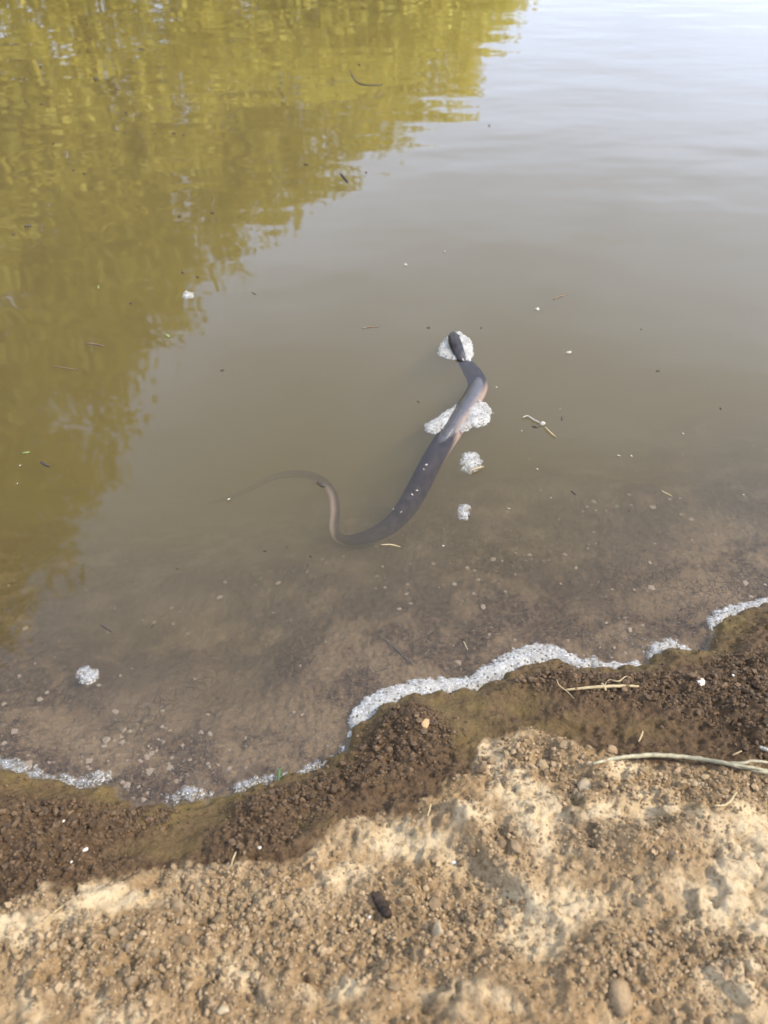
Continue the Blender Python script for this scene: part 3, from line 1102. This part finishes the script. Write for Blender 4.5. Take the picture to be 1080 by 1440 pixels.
fleck(451, 682, 15, M_DARKTWIG, 'black curled leaf scrap floating over the tail bend of the snake', 'leaf', 1, name='leaf_scrap', flat=.5, long=1.5)
fleck(135, 112, 13, M_DARKTWIG, 'dark hooked leaf scrap in the bright tree reflection', 'leaf', 2, name='leaf_scrap', long=1.4)
fleck(40, 319, 14, M_DARKTWIG, 'dark ragged leaf scrap low in the tree reflection', 'leaf', 3, name='leaf_scrap', long=1.6)
fleck(35, 637, 12, M_LEAFBIT, 'small green leaf bit floating beside the short black twig', 'leaf', 4, name='leaf_scrap', long=1.6)
fleck(234, 473, 9, M_LEAFBIT, 'small green leaf bit at the edge of the tree reflection', 'leaf', 5, name='leaf_scrap', long=1.4)
fleck(139, 404, 11, M_LEAFBIT, 'small dull green leaf bit inside the tree reflection', 'leaf', 6, name='leaf_scrap', long=1.5)
fleck(756, 435, 12, M_FLUFF, 'white petal-like fleck beside the thin brown twig on open water', 'fleck', 7, name='seed_fleck', long=1.4)
fleck(799, 496, 11, M_FLUFF, 'lone pale seed fleck on open water between snake head and stalked seed', 'fleck', 8, name='seed_fleck', long=1.3)
fleck(571, 373, 11, M_FLUFF, 'pale seed fleck with a trailing tail far beyond the snake head', 'fleck', 9, name='seed_fleck', long=.8)
fleck(322, 703, 9, M_WHITE, 'small bubble with its sun glint painted white, over the tail tip of the snake', 'bubble', 10, name='glint_bubble', flat=.9, long=1)  # solid white lump; the sun glint is put into its colour
fleck(625, 354, 6, M_FLUFF, 'very small pale fleck on the grey open water', 'fleck', 11, name='seed_fleck')
DARKS = [(404, 770), (372, 775), (437, 783), (433, 795), (313, 520), (184, 427), (278, 390), (257, 384), (57, 95), (60, 147), (105, 240), (84, 268), (177, 160),
         (175, 187), (243, 188), (258, 190), (218, 188), (75, 202), (118, 245), (35, 143), (247, 282), (253, 305), (430, 232), (515, 243), (505, 92), (495, 107),
         (902, 463), (925, 522), (1013, 575), (688, 177), (677, 461), (603, 461), (588, 565), (884, 718), (20, 330), (300, 300), (8, 52), (660, 727), (215, 880), (250, 800)]
for k, (px, py) in enumerate(DARKS):
    fleck(px, py, 4.5 + 3 * ((k * 37) % 10) / 10, M_DARKTWIG, 'tiny dark plant speck floating on the pond', 'speck', 20 + k, 'dark specks on the pond', 'plant_speck', .5, 1.5)
LIGHTS = [(787, 575), (838, 718), (853, 719), (960, 640), (973, 760), (870, 641), (887, 641), (1025, 468), (1058, 627), (755, 660), (744, 646), (734, 606), (698, 545),
          (623, 768), (1045, 696), (25, 680), (28, 655), (200, 872), (185, 940), (240, 968), (458, 903), (490, 938), (586, 690), (580, 696), (553, 716), (565, 720), (600, 654), (596, 660),
          (760, 690), (775, 700), (705, 690), (715, 715), (835, 748), (960, 610)]
for k, (px, py) in enumerate(LIGHTS):
    fleck(px, py, 3 + 3.2 * ((k * 53) % 10) / 10, M_FLUFF, 'tiny white fluff speck floating on the pond', 'speck', 80 + k, 'white specks on the pond', 'fluff_speck', .5, 1.25)

# the pale stalked seed right of the snake
seed = empty('stalked_seed', tuple(at(758, 598)))
tag(seed, 'pale bulbous seed head with thin stalk floating off the round foam disc', 'seed')
sb = np.array(seed.location)
v = lumpy(IV2, 55, .3, .8) * np.array([.0058, .0050, .0045])
mesh_obj('seed_bulb', v + at(763, 597) - sb + np.array([0, 0, .002]), IF2, M_FLUFF, seed)
stick('stem', [(766, 600), (773, 607), (781, 614)], 2.2, M_STRAW, '', '', parent=seed, zlift=.002)
stick('stem', [(759, 594), (750, 590), (742, 585), (735, 587)], 2.4, M_FLUFF, '', '', parent=seed, zlift=.002)
mesh_obj('husk', lumpy(IV1, 56, .3, .4) * np.array([.008, .004, .004]) + at(754, 600) - sb, IF1, M_DARKTWIG, seed)

# on the bank
tw = stick('twig', [(796, 970), (830, 967), (862, 965), (898, 965)], 4.6, M_STRAW, 'pale cream twig with curled rootlets lying on dark wet crumbs', 'twig', water_=False, zlift=.004, n=24)
def child_stick(par, name, pts, wpx, mat, zl):
    o = stick(name, pts, wpx, mat, '', '', water_=False, zlift=zl, n=16)
    o.parent = par
    o.location = Vector(o.location) - par.location
    for k in ('label', 'category'):
        del o[k]
child_stick(tw, 'rootlet', [(850, 964), (856, 956), (870, 958), (880, 951), (886, 953)], 1.6, M_STRAW, .007)
child_stick(tw, 'rootlet', [(783, 955), (786, 963), (797, 972), (807, 982)], 1.5, M_STRAW, .006)
child_stick(tw, 'knot', [(846, 961), (850, 966), (852, 971)], 4, M_STRAW, .005)
st = stick('dry_stalk', [(834, 1074), (870, 1066), (920, 1062), (975, 1066), (1030, 1075), (1095, 1086)], 6.5, M_PALESTALK,
           'long flattened grey-green dry stalk lying across the bank', 'stalk', water_=False, zlift=.008, n=40, taper=.55)
child_stick(st, 'leaf_sheath', [(1020, 1072), (1045, 1073), (1062, 1070), (1100, 1076)], 4, M_PALESTALK, .010)
child_stick(st, 'leaf_sheath', [(1030, 1076), (1060, 1082), (1100, 1092)], 6, M_PALESTALK, .008)
stick('dark_stub', [(527, 1257), (538, 1274), (546, 1287)], 15, M_CHAR, 'dark charred-looking bark stub lying on dry soil', 'stub', water_=False, zlift=.006, taper=.82, n=12)
stick('straw_stem', [(1005, 1133), (1022, 1131), (1036, 1114)], 3, M_STRAW, 'bent yellow straw on round clods below the dry stalk', 'straw', water_=False, zlift=.008)
stick('straw_stem', [(898, 1043), (902, 1035), (904, 1028)], 2.6, M_STRAW, 'short upright pinkish straw in wet soil above the dry stalk', 'straw', water_=False, zlift=.005)
stick('straw_stem', [(1030, 1062), (1043, 1056)], 2.2, M_STRAW, 'short reddish straw lying in wet soil over the stalk end', 'straw', water_=False, zlift=.004)
stick('straw_stem', [(601, 1148), (604, 1139), (606, 1130)], 2.6, M_STRAW, 'tiny straw at the edge between wet and dry soil', 'straw', water_=False, zlift=.005)
stick('straw_stem', [(60, 1296), (85, 1276), (112, 1258)], 2.2, M_STRAW, 'thin bent straw across the wet and dry soil edge', 'straw', water_=False, zlift=.005)
stick('straw_stem', [(325, 1218), (328, 1207), (332, 1198)], 2.4, M_STRAW, 'small pale straw standing at the foot of the wet heap', 'straw', water_=False, zlift=.006)
stick('straw_stem', [(1068, 1050), (1082, 1056)], 5, M_FLUFF, 'white husk end at the dark hollow by the stalk', 'husk', water_=False, zlift=.005)
stick('grass_blade', [(391, 1100), (392, 1090), (394, 1080)], 5, M_GREEN, 'single short green grass blade standing at the waterline', 'grass', zlift=.006)
stick('twig', [(532, 892), (556, 912), (582, 936)], 2.2, M_DARKTWIG, 'thin dark twig sunk on the bed above the foam line', 'twig', water_=False, zlift=.002)
stick('straw_stem', [(652, 902), (658, 914)], 1.8, M_STRAW, 'thin pale straw sunk on the bed above the foam line', 'straw', water_=False, zlift=.002)
stick('straw_stem', [(930, 690), (945, 698)], 2.0, M_STRAW, 'thin pale straw floating over the brown shallows', 'straw')

# ------------------------------------------------------------------ trees on the far bank
def pol(az, D, z=0):
    return np.array([D * math.sin(R(az)), D * math.cos(R(az)), z])


def tree(az, D, clumps, label, nleaf, leaf, seed, trunk_r, group='trees on the far bank', name='bank_tree'):
    """clumps: (azimuth, distance, height, rx, rz) of leaf masses"""
    r = np.random.default_rng(seed)
    b0 = pol(az, D)
    b0[2] = float(height(b0[0:1], b0[1:2], False)[0]) - .05
    root = empty(name, tuple(b0))
    tag(root, label, 'tree', group)
    cl = [(pol(a, d, z) - b0, rx, rz) for a, d, z, rx, rz in clumps]
    vol = np.array([rx * rx * rz for _, rx, rz in cl]) ** .75 * np.array([.42 if c[2] < 1.5 and c[0] < -4.5 else 1.0 for c in clumps])
    pick = r.choice(len(cl), nleaf, p=vol / vol.sum())
    C = np.array([cl[k][0] for k in pick])
    S = np.array([(cl[k][1], cl[k][1], cl[k][2]) for k in pick])
    d = r.normal(size=(nleaf, 3))
    d /= np.linalg.norm(d, axis=1)[:, None]
    rad = r.uniform(.4, 1, nleaf) ** .35
    lob = 1 + .22 * np.sin(d[:, 0] * 5 + seed) * np.sin(d[:, 1] * 6 + 1) + .16 * np.sin(d[:, 2] * 9 + seed)
    c = C + d * S * (rad * lob)[:, None]
    # small twig clusters: pull leaves towards nearby anchors
    anc = c[r.integers(0, nleaf, nleaf // 12)]
    ai = r.integers(0, len(anc), nleaf)
    atone = np.clip(.5 + .45 * np.sin(anc[:, 0] * 3.1 + seed) * np.sin(anc[:, 2] * 3.7 + 1) + r.normal(0, .2, len(anc)), 0, 1)
    c = np.where(r.uniform(size=(nleaf, 1)) < .85, anc[ai] + r.normal(size=(nleaf, 3)) * leaf * 1.7, c)
    nrm = r.normal(size=(nleaf, 3)) + np.array([0, 0, .8])
    nrm /= np.linalg.norm(nrm, axis=1)[:, None]
    tx = np.cross(nrm, r.normal(size=(nleaf, 3)))
    tx /= np.linalg.norm(tx, axis=1)[:, None]
    ty = np.cross(nrm, tx)
    L = leaf * r.uniform(.7, 1.3, (nleaf, 1))
    v = np.stack([c - tx * L, c + ty * L * .45 + nrm * L * .12, c + tx * L, c - ty * L * .45 + nrm * L * .12], 1).reshape(-1, 3)
    q = np.arange(nleaf * 4).reshape(-1, 4)
    cr = mesh_obj('crown', v, q, M_LEAF, root, smooth=False)
    cr['kind'] = 'stuff'
    attr(cr, 'tone', np.repeat(np.clip(.75 * atone[ai] + .25 * r.uniform(size=nleaf), 0, 1), 4))
    # trunk and limbs
    top = cl[0][0]
    path, _ = spline([np.array([0, 0, 0]), top * np.array([.3, .3, .35]) + np.array([.05, .05, 0]), top * np.array([.7, .7, .7]), top], 14)
    vv, ff = tube(path, np.linspace(trunk_r, trunk_r * .3, 14), 10)
    mesh_obj('trunk', vv, ff, M_BARK, root)
    for p, rx, rz in cl[1:]:
        s = path[5 + int(r.integers(0, 4))]
        lp, _ = spline([s, (s * .5 + p * .5) + np.array([0, 0, .12 * rz]), p], 10)
        vv, ff = tube(lp, np.linspace(trunk_r * .42, trunk_r * .1, 10), 7)
        mesh_obj('limb', vv, ff, M_BARK, root)
    return root


tree(-46, 7.0, [(-49, 6.9, 4.9, 1.3, 1.25), (-40.5, 6.6, 4.5, .95, .95), (-56, 6.8, 5.2, 1.5, 1.4), (-34, 6.5, 4.2, .75, .75), (-28.5, 6.6, 3.5, .75, .75),
                 (-42, 6.6, 3.2, 1.2, 1.1), (-60, 6.8, 3.6, 1.5, 1.4), (-35, 6.5, 2.3, 1.2, 1.1), (-50, 6.7, 1.6, 1.5, 1.1), (-27, 6.6, 1.9, .95, 1.0), (-33, 6.3, .9, 1.2, .8)],
     'tallest yellow-green leafy tree leaning over the far bank', 66000, .056, 1, .15)
tree(-19, 6.9, [(-20, 6.9, 2.45, .62, .62), (-15.5, 6.9, 1.85, .62, .6), (-22, 6.8, 1.5, .75, .8), (-12.5, 7.0, 1.35, .65, .7), (-17, 6.7, .7, .9, .7), (-24, 6.8, 2.9, .45, .5), (-24, 6.6, .5, .8, .6)],
     'medium rounded leafy tree next to the tallest tree', 32000, .042, 2, .08)
tree(-7, 7.2, [(-8.5, 7.2, 1.75, .5, .5), (-5, 7.2, 1.35, .55, .55), (-11, 7.1, 1.0, .7, .65), (-6, 6.9, .45, .9, .55), (-2, 7.3, 1.2, .5, .45), (-2, 6.9, .4, .8, .5), (-12, 6.8, .35, .8, .5)],
     'low bushy shrub beyond the medium tree on the far bank', 26000, .038, 3, .05, name='bank_shrub')
tree(3, 7.5, [(2.5, 7.5, .95, .5, .4), (0, 7.4, .6, .55, .5), (5.0, 7.6, .5, .42, .36), (4, 7.2, .25, .6, .35), (4.5, 7.1, .1, .5, .25)],
     'lowest shrub at the end of the row on the far bank', 18000, .035, 4, .04, name='bank_shrub')
